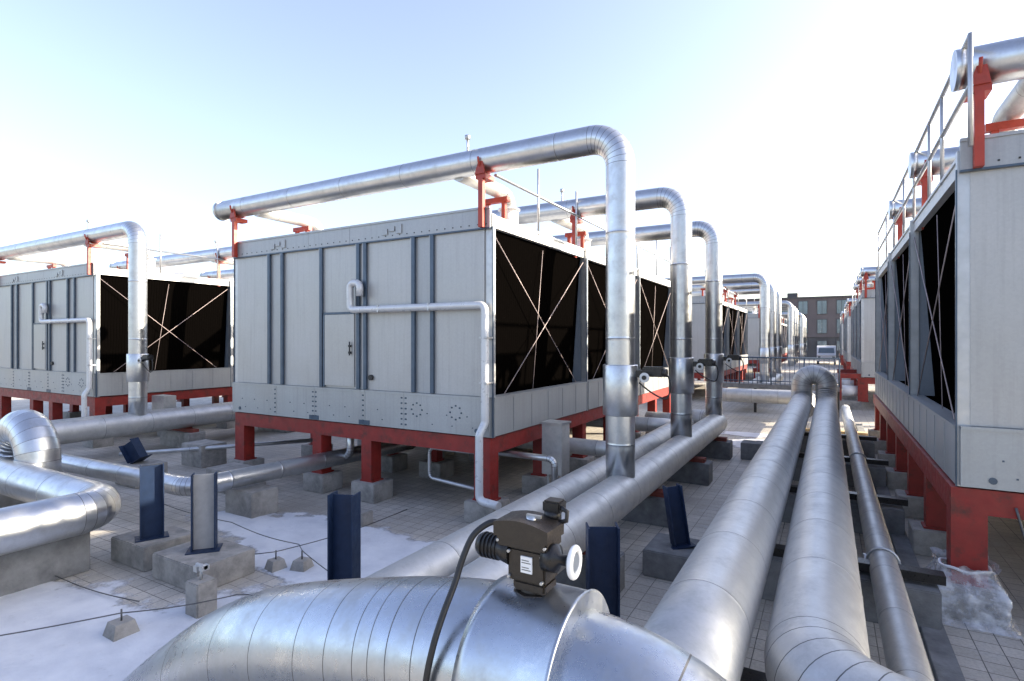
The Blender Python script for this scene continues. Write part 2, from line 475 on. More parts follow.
        sb.build('basin_panel', ['band', 'panel2'], t)
        fl = MB(); bx(fl, -1.0, -.11, .05, LEN - .05, .40, .45); fl.build('basin_floor', 'rib', t)
        for k, yy in enumerate(cells):
            p = MB(); yc = min(max(yy, .06), LEN - .06)
            bx(p, -.08, .035, yc - .045, yc + .045, .0, 3.5); bx(p, .036, .05, yc - .06, yc - .03, .0, 3.3, 1)
            p.build('post', ['rail', 'rib'], t)
            if k in (1, 2):
                q = MB(); pts = [(X(sx(-.08)), Y(yy - .02), Z(.62)), (X(sx(-.36)), Y(yy - .02), Z(.62)), (X(sx(-.2)), Y(yy - .02), Z(3.32)), (X(sx(-.08)), Y(yy - .02), Z(3.32))]
                q.poly(pts, (0, .04, 0)); q.build('partition', 'partition', t)
        for yy in (.085, LEN - .125):
            q = MB()
            pts = [(X(sx(-.08)), Y(yy), Z(.62)), (X(sx(-.36)), Y(yy), Z(.62)), (X(sx(-.2)), Y(yy), Z(3.32)), (X(sx(-.08)), Y(yy), Z(3.32))]
            q.poly(pts, (0, .04, 0))
            q.build('partition', 'partition', t)
        for a, b_ in zip(cells, cells[1:]):
            f = MB(); pts = [(X(sx(-.30)), Y(a + .06), Z(.45)), (X(sx(-.10)), Y(a + .06), Z(3.38)), (X(sx(-.24)), Y(a + .06), Z(3.38)), (X(sx(-.45)), Y(a + .06), Z(.45))]
            f.poly(pts, (0, b_ - a - .12, 0)); f.build('fill_pack', 'fill', t)
            r1 = MB(); xx = sx(-.01)
            P = lambda y, z: (X(xx), Y(y), Z(z))
            r1.tube([P(a + .12, 3.2), P(b_ - .5, .65)], .008, 6); r1.tube([P(b_ - .12, 3.2), P(a + .45, .65)], .008, 6)
            r1.tube([(X(sx(-.06)), Y(a + 1.95), Z(3.2)), (X(sx(-.06)), Y(a + 1.55), Z(.65))], .006, 6)
            r1.build('brace', 'rod', t)
    # deck, fan stacks
    dk = MB(); B(dk, -W + .3, -.3, .05, LEN - .05, 3.38, 3.44); dk.build('deck', 'panel2', t)
    for a, b_ in zip(cells, cells[1:]):
        f = MB(); c = ((X(-W/2)), Y((a + b_) / 2))
        f.tube([(c[0], c[1], Z(3.44)), (c[0], c[1], Z(3.55)), (c[0], c[1], Z(3.66))], 1, 40, 0, True, [1.62, 1.5, 1.55])
        f.build('fan_stack', 'cover', t)
        for s_ in (0, 1):
            hb = MB()
            x0, x1 = (-1.5, -.5) if s_ == 0 else (-W + .5, -W + 1.5)
            pts = [(X(x0), Y(a + 1.3), Z(3.5)), (X(x1), Y(a + 1.3), Z(3.5)), (X(x1 - .15), Y(a + 1.45), Z(3.66)), (X(x0 + .15), Y(a + 1.45), Z(3.66))]
            hb.poly(pts, (0, 1.3, 0))
            hb.build('inlet_box', 'cover', t)
    return t
XC = -4.58; XL = XC - 12.5; XR = 1.20 + W
tower = make_tower(XC, 'grey cooling tower with a narrow access door, centre of the photo')
def tw(x0, gy, label):
    return copy_tree(tower, (x0 - W/2, YF + LEN/2 + gy * 19.7, Z0), label)
tw(XL, 0, 'grey cooling tower at the left edge behind the upright pipe, facing left column')
tw(XR, 0, 'tall grey cooling tower filling the right edge above the wrapped red leg')
names = ['second', 'third', 'farthest']
for gy in (1, 2, 3):
    tw(XC, gy, '%s cooling tower of the centre row, behind the railed platform' % names[gy-1])
    tw(XR, gy, '%s cooling tower of the right-hand row, receding to the dark building' % names[gy-1])

# ------------------------------------------------------------------ red stands and plinths
legx = [-6.27, -3.90, -2.62, -.15]; legy = [.15, 2.05, 3.9, 5.8, 7.75, 9.65, 11.45]
def make_stand(X0, label):
    t = thing('steel_stand', label, 'steel stand', (X0 - W/2, YF + LEN/2, .35), 'red steel stands carrying the cooling towers')
    for yy in (0, LEN - .2):
        b = MB(); b.box(X0 - W, X0, YF + yy, YF + yy + .2, 1.08, 1.34); b.build('beam', 'red', t)
    for xx in (-W, -.2):
        b = MB(); b.box(X0 + xx, X0 + xx + .2, YF + .2, YF + LEN - .2, 1.08, 1.34)
        b.build('beam', 'red', t)
    for xx in (-4.0, -2.7):
        b = MB(); b.box(X0 + xx, X0 + xx + .16, YF + .2, YF + LEN - .2, 1.12, 1.30); b.build('beam', 'red', t)
    for i, lx in enumerate(legx):
        for j, ly in enumerate(legy):
            l = MB(); x = X0 + lx; y = YF + ly; w = .15 if i in (0, 3) and j == 0 else .12
            if i not in (0, 3) and j: w = .08
            l.box(x - w, x + w, y - .15 if j == 0 else y - .10, y + .10, .36, 1.08)
            l.box(x - w - .03, x + w + .03, y - (.15 if j == 0 else .13), y + .13, .335, .36)
            o = l.build('leg', 'red', t)
    for i in (0, 1, 2):  # small packing shims under the tower
        pass
    return t
st = make_stand(XC, 'red steel stand under the centre cooling tower with the access door')
copy_tree(st, (XL - W/2, YF + LEN/2, .35), 'red steel stand under the left-edge cooling tower')
copy_tree(st, (XR - .09 - W/2, YF + LEN/2, .35), 'red steel stand at the right edge with one leg wrapped in film')
for gy in (1, 2, 3):
    copy_tree(st, (XC - W/2, YF + LEN/2 + gy*19.7, .35), 'red steel stand under the %s tower of the centre row' % names[gy-1])
    copy_tree(st, (XR - .09 - W/2, YF + LEN/2 + gy*19.7, .35), 'red steel stand under the %s tower of the right-hand row' % names[gy-1])
ordn = ['first', 'second', 'third', 'fourth', 'fifth', 'sixth', 'seventh']
plm = None
def plinth(x, y, sx, sy, h, label, group, mat='conc'):
    b = MB(); b.box(x - sx/2, x + sx/2, y - sy/2, y + sy/2, 0, h, 0, .012)
    o = b.build('concrete_plinth', mat, None, (x, y, 0)); return tag(o, label, 'plinth', group)
GP = 'concrete plinths under the red stands'
for X0, nm in ((XC, 'centre'), (XL, 'left-edge'), (XR, 'right-edge')):
    for i, lx in enumerate(legx):
        for j, ly in enumerate(legy):
            if nm == 'left-edge' and (i < 2 and j > 1): continue
            if nm == 'right-edge' and i > 1: continue
            if i == 0 and j == 0 and nm == 'right-edge':
                lb = 'concrete plinth hidden in clear film under the right-edge corner leg'
            elif i in (1, 2) and j > 1: lb = 'concrete plinth in the dark beneath the %s cooling tower' % nm
            elif j == 0: lb = 'concrete plinth under the %s red front leg of the %s tower, counted from the left' % (ordn[i], nm)
            elif j == 1 and i in (1, 2): lb = 'concrete plinth in the dark beneath the %s cooling tower' % nm
            else: lb = 'concrete plinth, %s along the %s side of the %s red stand' % (ordn[j], 'left' if i == 0 else 'right', nm)
            plinth(X0 + lx - (.09 if X0 == XR else 0), YF + ly, .56, .5, .335, lb, GP)

# ------------------------------------------------------------------ overhead pipes, risers
PY = [7.35, 10.97, 14.5]
ZT = 5.70; RX = 2.09; RP = .2
def overhead(X0, py, k, label, capx=-6.95, gy=0, zb=.95, full=True):
    t = thing('overhead_pipe', label, 'pipe', (X0 + RX, py, zb), 'clad supply pipes rising beside the towers and crossing over them')
    m = MB(); rx = X0 + RX
    clad_pipe(m, [(rx, py, zb), (rx, py, ZT), (X0 + capx, py, ZT)], RP, .42, 9, 1.35, 30)
    m.build('pipe', 'galv', t)
    c = MB(); c.tube([(X0 + capx - .012, py, ZT), (X0 + capx + .06, py, ZT)], RP + .006, 30); c.build('end_cap', 'galv', t)
    s = MB()
    s.tube([(rx, py, 1.85), (rx, py, 1.86), (rx, py, 2.53), (rx, py, 2.54)], .1, 30, 0, True, [.232, .238, .238, .232])
    s.build('valve_sleeve', 'galv', t)
    for bxx in (-.62, -5.75):
        b = MB(); x = X0 + bxx
        clad_pipe(b, [(x, py, ZT - .12), (x, py + 1.62, ZT - .12), (x, py + 1.62, 5.0)], .13, .26, 7, 1.0, 22)
        bo = b.build('branch', 'galv_dull', t)
        f = MB(); cyl((x, py + 1.62, 4.86), (x, py + 1.62, 5.3), .17, 22, f); cyl((x, py + 1.62, 5.3), (x, py + 1.62, 5.33), .21, 22, f)
        f.build('inlet_flange', 'white', bo)
    # small vent on top
    v = MB(); x = X0 - .45
    v.tube([(x, py, ZT + .18), (x, py, ZT + .42)], .018, 8); v.tube([(x, py, ZT + .40), (x, py, ZT + .46)], .045, 10)
    v.build('air_vent', 'rail', t)
    return t
def support_T(x, py, label, side=1):
    t = thing('pipe_support', label, 'pipe support', (x, py - .12, 4.63), 'red brackets holding the overhead pipes')
    p = MB(); p.box(x - .04, x + .04, py - .15, py - .07, 4.63, 5.38); p.build('post', 'redpost', t)
    s = MB(); s.box(x - .09, x + .10, py - .15, py + .12, 5.38, 5.45)
    s.poly([(x - .09, py - .17, 5.45), (x + .09, py - .17, 5.45), (x + .04, py - .17, 5.72), (x - .0, py - .17, 5.72)], (0, .03, 0))
    # strap hugging the pipe
    a = [(x, py + (RP + .012) * math.sin(q), ZT + (RP + .012) * math.cos(q)) for q in [PI*1.5 - k*PI/10 for k in range(0, 8)]]
    s.tube(a, .018, 6); s.build('saddle', 'redpost', t)
    return t
def portal(x, y, label):
    t = thing('portal_frame', label, 'pipe support', (x, y, 4.86), 'small red portal frames on the tower decks')
    for sx in (-.17, .17):
        p = MB(); p.box(x + sx - .035, x + sx + .035, y - .035, y + .035, 4.82, 5.34); p.build('leg', 'redpost', t)
    b = MB(); b.box(x - .26, x + .26, y - .05, y + .05, 5.34, 5.43); b.build('crossbar', 'redpost', t)
    return t
rowname = {XC: 'centre row', XL: 'left row', XR: 'right-hand row'}
for X0 in (XC, XL, XR):
    for gy in ((0, 1, 2, 3) if X0 != XL else (0,)):
        for k in range(3):
            py = PY[k] + gy * 19.7
            if gy == 0: pos = ['nearest', 'second', 'third'][k]
            else: pos = ['first', 'second', 'third'][k] + ' over the ' + names[gy-1] + ' tower'
            cap = -6.95 if X0 != XR else -6.47
            if gy == 0 or k == 0 or True:
                overhead(X0, py, k, {XC: 'silvery riser pipe bending over the centre row, %s', XL: 'silvery riser pipe bending over the left-edge tower, %s', XR: 'silvery capped pipe above the right-hand row, %s'}[X0] % (pos.rstrip(',') + (' from the camera' if gy == 0 else '')), cap)
            kk = ['first', 'second', 'third'][k]; tt_ = 'nearest' if gy == 0 else names[gy-1]
            where = '%s pipe, %s tower, %s' % (kk, tt_, rowname[X0])
            support_T(X0 - .1, py - .02, 'red right-end bracket under the ' + where, -1)
            if gy < 1 or True:
                support_T(X0 - 6.30, py - .02, 'red left-end bracket under the ' + where, 1)
            if gy < 2:
                portal(X0 - .62, py + 1.15, 'red right-edge portal by the ' + where)
                portal(X0 - 5.75, py + 1.15, 'red left-edge portal by the ' + where)

# handrails along the tower tops
def handrail(x, y0, y1, posts, zs, ztop, label, zb=4.8):
    t = thing('handrail', label, 'handrail', (x, y0, zb), 'handrails along the tower tops')
    for z in zs:
        r = MB(); r.tube([(x, y0, z), (x, y1, z)], .026, 10); r.build('rail', 'rail', t)
    for y in posts:
        p = MB(); p.tube([(x, y, zb), (x, y, ztop)], .022, 8); p.build('post', 'rail', t)
    return t
handrail(XC - .02, 7.5, 18.7, [9.0, 10.75, 12.9, 15.0, 17.0, 18.7], [5.5], 6.0, 'thin handrail on the centre tower top beside red portals')
handrail(XL - .02, 7.5, 18.7, [9.0, 10.75, 12.9, 15.0, 17.0, 18.7], [5.5], 6.0, 'thin handrail on the left-edge tower top')
handrail(XR - W + .02, 7.02, 18.7, [7.02, 8.6, 9.6, 11.2, 12.6, 14.4, 16.2, 18.7], [5.9, 5.4], 5.92, 'steel handrail along the right tower top beside capped pipe')
for gy in (1, 2, 3):
    handrail(XC - .02, 7.5 + gy*19.7, 18.7 + gy*19.7, [gy*19.7 + q for q in (7.6, 11.2, 15, 18.7)], [5.5], 5.8, 'distant handrail on top of the %s tower of the centre row' % names[gy-1])
    handrail(XR - W + .02, 7.5 + gy*19.7, 18.7 + gy*19.7, [gy*19.7 + q for q in (7.6, 11.2, 15, 18.7)], [5.9], 5.92, 'distant handrail on top of the %s tower of the right-hand row' % names[gy-1])

# ------------------------------------------------------------------ header pipes
def pipe_thing(label, pts, r, rad=.4, mat='galv', pitch=1.2, n=8, name='pipe', cat='pipe', group=None, seg=30, seam=.005):
    m = MB(); clad_pipe(m, pts, r, rad, n, pitch, seg, seam=seam)
    z = pts[0]
    o = m.build(name, mat, None, (z[0], z[1], z[2])); return tag(o, label, cat, group)
GH = 'clad header pipes lying on supports'
for dx, nm, g2 in ((0, 'centre', 0), (-12.5, 'left', 0), (0, 'distant', 19.7)):
    y0 = 2.55 if nm == 'centre' else (3.0 if nm == 'left' else 24.5)
    pipe_thing('thick header pipe at the foot of the %s risers' % nm, [(-2.45 + dx, y0, .80), (-2.45 + dx, 15.0 + g2, .80), (-3.6 + dx, 15.0 + g2, .80)], .26, .42, 'galv_dull', 1.1, group=GH)
    pipe_thing('slimmer header pipe running behind the %s risers' % nm, [(-3.06 + dx, y0, .80), (-3.06 + dx, 14.2 + g2, .80), (-4.1 + dx, 14.2 + g2, .80)], .23, .4, 'galv_dull', 1.1, group=GH)
# twin pipes with arch, right of centre
m = MB()
ya = 17.6
arch = [(-.66, y_, z_) for y_, z_ in ((2.6, 1.17), (ya - .35, 1.17))]
P = [Vector((-.66, 2.5, 1.15)), Vector((-.66, ya, 1.15)), Vector((-.66, ya, 1.85)), ]
p1, j1 = rounded([(-.66, 2.5, 1.15), (-.66, ya, 1.15), (-.66, ya, 1.62)], .34, 7)
arc = [Vector((-.36 - .30 * math.cos(a), ya, 1.62 + .30 * math.sin(a))) for a in [PI * k / 10 for k in range(0, 11)]]
p2, j2 = rounded([(-.06, ya, 1.62), (-.06, ya, 1.10), (-.06, 3.02, 1.06), (2.6, 3.02, 1.06)], .50, 7)
path = p1[:-1] + arc + p2[1:]
J = list(j1) + list(range(len(p1) - 1, len(p1) - 1 + 11)) + [len(p1) - 2 + 11 + j for j in j2]
# extra joint marks on the long straights
S = [0]
for a, b in zip(path, path[1:]): S.append(S[-1] + (b - a).length)
def densify(path, J, pitch):
    out = [path[0]]; JJ = []; Jset = set(J)
    for i in range(1, len(path)):
        L = (path[i] - path[i-1]).length
        if L > pitch * 1.3:
            k = int(L / pitch)
            for q in range(1, k):
                out.append(path[i-1].lerp(path[i], q / k)); JJ.append(len(out) - 1)
        out.append(path[i])
        if i in Jset: JJ.append(len(out) - 1)
    return out, JJ
pd, jd = densify(path, J, .95)
clad_pipe(m, None, .265, extra=(pd, jd), seg=36)
o = m.build('expansion_loop_pipe', 'galv_dull', None, (-.66, 2.5, 1.15))
tag(o, 'long twin-legged pale clad pipe arching over at its far end', 'pipe')
pipe_thing('slim silvery pipe along the right of the twin pipes', [(.50, 1.2, .5), (.50, 22.5, .5)], .135, pitch=1.0, mat='galv_dull', name='pipe')
pipe_thing('pale pipe crossing beneath the far railed platform', [(-3.6, 21.9, .85), (-.6, 21.9, .85), (-.6, 18.3, .85)], .25, .4, 'galv_dull', .9)
pipe_thing('low silvery pipe bending under the centre tower beside steel posts', [(-15.2, 4.62, .62), (-8.45, 4.9, .62), (-8.0, 9.5, .62)], .15, .3, 'galv', .9)
pipe_thing('thin pipe on the roof between the left tower and centre tower', [(-13.6, 6.3, .35), (-10.4, 8.9, .55)], .045, .2, 'rail', 3)
pipe_thing('grey pipe joining the header from beneath the centre tower', [(-6.6, 9.8, .85), (-3.2, 9.8, .85)], .15, .3, 'galv_dull', .9)
pipe_thing('grey pipe joining the header, second one beneath the centre tower', [(-6.6, 13.2, .85), (-3.2, 13.2, .85)], .17, .3, 'galv_dull', .9)
pipe_thing('slim grey conduit with elbow in front of the silver cabinet', [(-6.2, 7.9, 1.0), (-3.75, 7.9, 1.0), (-3.75, 7.9, .3)], .05, .12, 'galv', 5, 4)
pipe_thing('small silvery U pipe hanging under the centre tower', [(-7.95, 7.65, 1.3), (-7.95, 7.65, .62), (-8.7, 7.65, .62)], .07, .2, 'galv', 3, 6)
pipe_thing('thin bent conduit low beneath the centre tower front', [(-4.95, 7.6, 1.02), (-6.0, 7.6, 1.02), (-6.0, 7.6, .5), (-4.8, 7.35, .5)], .03, .1, 'rail', 9, 4)

# ------------------------------------------------------------------ big foreground duct
Y0 = 2.3
out = [(-5.35, -.45), (-4.9, .12), (-3.9, .87), (-3.33, 1.19), (-2.91, 1.34), (-2.51, 1.45), (-2.06, 1.56), (-1.72, 1.63), (-1.3, 1.68), (-.885, 1.67), (-.71, 1.645), (-.54, 1.60), (-.32, 1.50), (-.02, 1.27), (.14, .95), (.16, .5)]
rD = .36
def cr(P, n=10):
    P = [Vector((p[0], 0, p[1])) for p in P]; r = []
    for i in range(1, len(P) - 2):
        a, b, c, d = P[i-1], P[i], P[i+1], P[i+2]
        for k in range(n):
            t = k / n
            r.append(.5*((2*b) + (c - a)*t + (2*a - 5*b + 4*c - d)*t*t + (3*b - a - 3*c + d)*t**3))
    r.append(P[-2]); return r
sp = cr(out)
# smooth the outline, then offset inwards by the duct radius
for _ in range(14):
    sp = [sp[0]] + [(sp[i-1] + sp[i]*2 + sp[i+1]) / 4 for i in range(1, len(sp) - 1)] + [sp[-1]]
ax = []
for i in range(len(sp)):
    t = (sp[min(i+1, len(sp)-1)] - sp[max(i-1, 0)]).normalized(); nrm = Vector((-t.z, 0, t.x))
    if nrm.z < 0 and t.x > 0: nrm = -nrm
    ax.append(sp[i] - nrm * rD + Vector((0, Y0, 0)))
S = [0]
for a, b in zip(ax, ax[1:]): S.append(S[-1] + (b - a).length)
def s_at_x(x):
    for i in range(len(ax) - 1):
        if ax[i].x <= x <= ax[i+1].x:
            return S[i] + (x - ax[i].x) / max(1e-6, ax[i+1].x - ax[i].x) * (S[i+1] - S[i])
    return S[-1]
def pt(s):
    s = max(0, min(S[-1], s))
    for i in range(len(S) - 1):
        if S[i+1] >= s: return ax[i].lerp(ax[i+1], (s - S[i]) / max(1e-9, S[i+1] - S[i]))
    return ax[-1]
duct = thing('clad_duct', 'huge shiny gored duct bend filling the foreground', 'duct', (-4.6, Y0, 0))
seamx = [-4.15, -3.66, -3.17, -2.8, -2.43, -2.2, -2.0, -1.9, -1.79, -1.64, -.62, -.42, -.22]
marks = [s_at_x(x) for x in seamx]
ks = set(round(s, 4) for s in S); rad = {k: rD for k in ks}
N = 160
for k in range(N + 1): rad.setdefault(round(S[-1] * k / N, 4), rD)
for mk in marks:
    for k in list(rad):
        if abs(k - mk) < .01: del rad[k]
    for d in (-.0032, .0032): rad[round(mk + d, 4)] = rD
keys = sorted(k for k in rad if 0 <= k <= S[-1])
sc0 = s_at_x(-1.0)
sg = [1 if any(abs((a_ + b_) / 2 - mk) < .0034 for mk in marks) else 0 for a_, b_ in zip(keys, keys[1:])]
m = MB(); m.tube([pt(k) for k in keys], rD, 96, 0, True, [rad[k] - (.03 if k > sc0 else 0) for k in keys], True, sg); m.build('pipe', 'galv_duct', duct)
# collar
s0, s1 = s_at_x(-1.40), s_at_x(-.955)
m = MB(); n = 14; cp = [pt(s0 + (s1 - s0) * k / n) for k in range(n + 1)]
# straight sleeve
a, b = cp[0], cp[-1]; d = (b - a).normalized()
pts = [a, a + d*.006, a + d*.05, b - d*.02, b - d*.008, b]
m.tube(pts, 1, 72, 0, True, [rD + .003, rD + .04, rD + .045, rD + .045, rD + .055, rD + .045]); m.build('collar', 'galv_duct', duct)
# cladding box under the valve
# riser stub to the actuator
mid = (a + b) / 2
topz = mid.z + rD + .045

# ------------------------------------------------------------------ valve actuators
ax0, ay0 = -1.19, Y0 + .0
def build_big_actuator():
    x, y, z = ax0, ay0, topz + .02
    t = thing('valve_actuator', 'brown-black electric valve actuator with pale handwheel on the foreground duct', 'actuator', (x, y, z))
    h = MB()
    h.box(x - .135, x + .10, y - .085, y + .09, z + .05, z + .235, 0, .012)      # lower gear case
    h.box(x - .10, x + .10, y - .088, y + .07, z + .0, z + .06, 0, .012)
    h.box(x - .20, x + .115, y - .10, y + .105, z + .235, z + .30, 0, .01)
    # domed motor cover
    arcp = [(x - .215, y - .105, z + .29)] + [(x - .215 + .34 * k / 10, y - .105, z + .345 + .045 * math.sin(PI * (k * .75 + 1.6) / 10)) for k in range(11)] + [(x + .125, y - .105, z + .29)]
    h.poly(arcp, (0, .215, 0))
    h.tube([(x - .01, y, z - .05), (x - .01, y, z + .03)], .085, 24); h.tube([(x - .01, y, z - .03), (x - .01, y, z - .005)], .12, 8)
    h.build('housing', 'actuator', t)
    mo = MB(); mo.tube([(x - .13, y - .02, z + .19), (x - .20, y - .02, z + .19), (x - .34, y - .02, z + .19), (x - .36, y - .02, z + .19)], .07, 24, 0, True, [.085, .068, .068, .055]); 
    for q in range(5): mo.tube([(x - .22 - q*.025, y - .02, z + .19), (x - .228 - q*.025, y - .02, z + .19)], .073, 24)
    mo.build('motor', 'black', t)
    tb = MB(); tb.box(x + .0, x + .11, y + .08, y + .18, z + .40, z + .47, 0, .01); tb.tube([(x + .05, y + .12, z + .36), (x + .05, y + .12, z + .41)], .05, 16)
    tb.tube([(x + .11, y + .10, z + .44), (x + .15, y + .10, z + .42), (x + .145, y + .10, z + .37), (x + .09, y + .09, z + .35)], .014, 8)
    tb.build('terminal_box', 'black', t)
    wh = MB(); c = Vector((x + .25, y - .03, z + .20))
    ring = [(c.x, c.y + .062 * math.cos(a), c.z + .074 * math.sin(a)) for a in [2*PI*k/36 for k in range(37)]]
    wh.tube(ring, .018, 10, 0, False)
    for a in (0, 2*PI/3, 4*PI/3):
        wh.tube([tuple(c + Vector((-.01, 0, 0))), (c.x, c.y + .062*math.cos(a), c.z + .074*math.sin(a))], .010, 8)
    w = wh.build('handwheel', 'white', t)
    hb = MB(); hb.tube([(c.x - .03, c.y, c.z), (c.x + .008, c.y, c.z)], .048, 20); hb.build('hub', 'partition', w)
    sh = MB(); sh.tube([(x + .08, c.y, c.z), (x + .15, c.y, c.z), (x + .17, c.y, c.z), (c.x - .02, c.y, c.z)], .03, 18, 0, True, [.08, .075, .03, .028]); sh.build('shaft', 'black', t)
    pl = MB(); pl.box(x - .045, x + .025, y - .094, y - .085, z + .11, z + .20); [pl.box(x - .038, x + .018 - .012*(q % 3), y - .0955, y - .094, z + .125 + q*.013, z + .129 + q*.013, 1) for q in (0, 1, 3, 4)]
    pl.build('name_plate', ['white', 'wire'], t)
    for sx_, sz_ in ((-.12, .075), (.085, .075), (-.12, .215), (.085, .215), (-.19, .265), (.105, .265)): MB().tube([(x + sx_, y - .104, z + sz_), (x + sx_, y - .08, z + sz_)], .009, 6).build('bolt', 'rail', t)
    bt = MB(); bt.tube([(x - .02, y - .01, z + .36), (x - .02, y - .01, z + .40)], .03, 16); bt.box(x - .05, x + .04, y - .02, y + .0, z + .395, z + .41); bt.build('position_indicator', 'galv', t)
    cb = MB()
    P = [(x - .20, y - .03, z + .34), (x - .27, y - .06, z + .335), (x - .34, y - .12, z + .27), (x - .37, y - .18, z + .16), (x - .38, y - .25, z + .03), (x - .39, y - .34, z - .10), (x - .40, y - .42, z - .25), (x - .42, y - .46, z - .45), (x - .45, y - .46, z - .8), (x - .46, y - .46, z - 1.65)]
    V = [Vector(p) for p in P]; q = []
    V = [V[0]*2 - V[1]] + V + [V[-1]*2 - V[-2]]
    for i in range(1, len(V) - 2):
        for k in range(8):
            tt = k / 8; a_, b_, c_, d_ = V[i-1], V[i], V[i+1], V[i+2]
            q.append(.5*((2*b_) + (c_ - a_)*tt + (2*a_ - 5*b_ + 4*c_ - d_)*tt*tt + (3*b_ - a_ - 3*c_ + d_)*tt**3))
    cb.tube(q, .018, 14); cb.build('cable', 'dark', t)
    t.scale = (.83, .83, .83); t.location.z -= .02
build_big_actuator()

def small_actuator(x, y, z, label):
    t = thing('valve_actuator', label, 'actuator', (x, y, z), 'black valve actuators on the risers')
    h = MB(); h.box(x, x + .10, y - .05, y + .05, z - .05, z + .05, 0, .01); h.box(x + .10, x + .38, y - .07, y + .07, z - .035, z + .10, 0, .02)
    h.tube([(x + .3, y, z + .02), (x + .42, y, z + .02)], .055, 16); h.build('housing', 'black', t)
    w = MB(); c = (x + .16, y - .16, z - .04)
    w.tube([(c[0], c[1], c[2]), (c[0], c[1] + .02, c[2])], .065, 22, 0); w.build('handwheel', 'pvc', t)
    s = MB(); s.tube([(c[0], c[1] + .02, c[2]), (c[0], y - .05, c[2])], .03, 12); s.tube([(c[0], c[1] - .02, c[2]), (c[0], c[1], c[2])], .03, 14); s.build('shaft', 'black', t)
    cb = MB(); q = [(x + .40 + .06*math.sin(a*1.0) , y, z + .0 - .16*(1 - math.cos(a))) if a < PI else (x + .40 - .35*(a - PI)/PI, y - .02, z - .32 + .2*((a - PI)/PI)**1.5) for a in [2*PI*k/18 for k in range(19)]]
    cb.tube(q, .011, 8); cb.build('cable', 'dark', t)
    return t
for k, (X0, nm) in enumerate(((XC, 'nearest riser of the centre row'), (XC, 'second riser of the centre row'), (XC, 'third riser of the centre row'), (XL, 'left-hand riser by the left-edge tower'))):
    py = PY[k] if X0 == XC else PY[0]
    small_actuator(X0 + RX + .22, py, 2.42, 'black valve actuator with a looped cable on the ' + nm)

# red gate valve under the nearest riser
t = thing('gate_valve', 'red gate valve wheel on an upright spindle behind the nearest riser', 'valve', (-3.3, 9.8, .8))
m = MB(); ring = [(-3.3 + .20*math.cos(a)*.94, 9.8 + .20*math.cos(a)*.3, 1.42 + .20*math.sin(a)) for a in [2*PI*k/30 for k in range(31)]]
m.tube(ring, .018, 8, 0, False)
for a in (0, PI/2, PI, 1.5*PI): m.tube([(-3.3, 9.8, 1.42), (-3.3 + .2*math.cos(a)*.94, 9.8 + .2*math.cos(a)*.3, 1.42 + .2*math.sin(a))], .01, 6)
m.build('wheel', 'red', t)
m = MB(); m.tube([(-3.3, 9.8, .95), (-3.3, 9.8, 1.42)], .03, 10); m.tube([(-3.3, 9.8, .9), (-3.3, 9.8, 1.1)], .08, 14); m.build('spindle', 'red', t)

# ------------------------------------------------------------------ left foreground pipes
pl_, jl = rounded([(-7.82, -.5, .79), (-7.82, 3.5, .79), (-14.2, 3.5, .79)], .36, 7)
pd, jd = densify(pl_, jl, 1.0)
m = MB(); clad_pipe(m, None, .25, extra=(pd, jd), seg=36)
tag(m.build('pipe', 'galv', None, (-8.1, 3.35, .8)), 'shiny pipe turning a corner in the left foreground, on a long concrete block', 'pipe')
ca = Vector((-11.3, 3.85, .97))
arc = [ca + Vector((-.5, 0, -1.0))] + [ca + Vector((-.5*math.cos(a), 0, .5*math.sin(a))) for a in [PI*k/12 for k in range(13)]] + [ca + Vector((.5, 0, -.30))]
m = MB(); clad_pipe(m, None, .285, extra=(arc, list(range(1, 14))), seg=40)
tag(m.build('arched_pipe', 'galv', None, tuple(ca)), 'gored arch of clad pipe at the left edge', 'pipe')
pipe_thing('short pipe end low at the left edge', [(-12.5, 2.75, .72), (-9.9, 2.75, .72)], .22, mat='galv', pitch=.9)
tag(MB().box(-8.65, -8.0, .6, 3.38, 0, .5, 0, .015).build('concrete_plinth', 'conc_dk', None, (-8.2, 1.6, 0)), 'long concrete block under the left foreground pipe', 'plinth')

# ------------------------------------------------------------------ navy steel posts on concrete
def hpost(x, y, zb, zt, w, d, label, rot=0, tilt=0, pl=None, mat='navy', roll=0, web='navy'):
    """H section, web facing the camera side; flanges at +-w/2"""
    t = thing('steel_post', label, 'steel post', (x, y, zb), 'navy steel posts cut short')
    L = zt - zb; m = MB(); tt = .014
    for s in (-1, 1):
        m = MB(); m.box(x + s*w/2 - tt/2, x + s*w/2 + tt/2, y - d/2, y + d/2, zb, zt); m.build('flange', mat, t)
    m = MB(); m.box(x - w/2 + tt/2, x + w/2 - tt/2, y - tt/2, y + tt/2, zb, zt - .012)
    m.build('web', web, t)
    b = MB(); b.box(x - w/2 - .06, x + w/2 + .06, y - d/2 - .05, y + d/2 + .05, zb - .0, zb + .014); b.build('base_plate', mat, t)
    t.rotation_euler = (tilt, roll, rot)
    return t
hpost(-7.67, 3.93, .30, 1.25, .25, .14, 'upright navy steel post, leftmost on its own concrete plinth', R(66))
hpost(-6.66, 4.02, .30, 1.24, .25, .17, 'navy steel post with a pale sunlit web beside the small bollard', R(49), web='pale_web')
hpost(-4.40, 4.15, .10, 1.27, .26, .2, 'navy steel post standing alone in the snow behind the duct', R(20))
hpost(-1.72, 4.60, .12, 1.25, .26, .17, 'navy steel post right of the big valve actuator', R(30))
hpost(-1.60, 7.02, .32, 1.06, .18, .17, 'short dark steel post on a plinth beside the header pipe', R(35), R(-4), roll=R(-7))
hpost(-12.0, 5.9, .45, .9, .3, .2, 'slanted navy steel post below the left header pipe', R(20), 0, roll=R(-32))
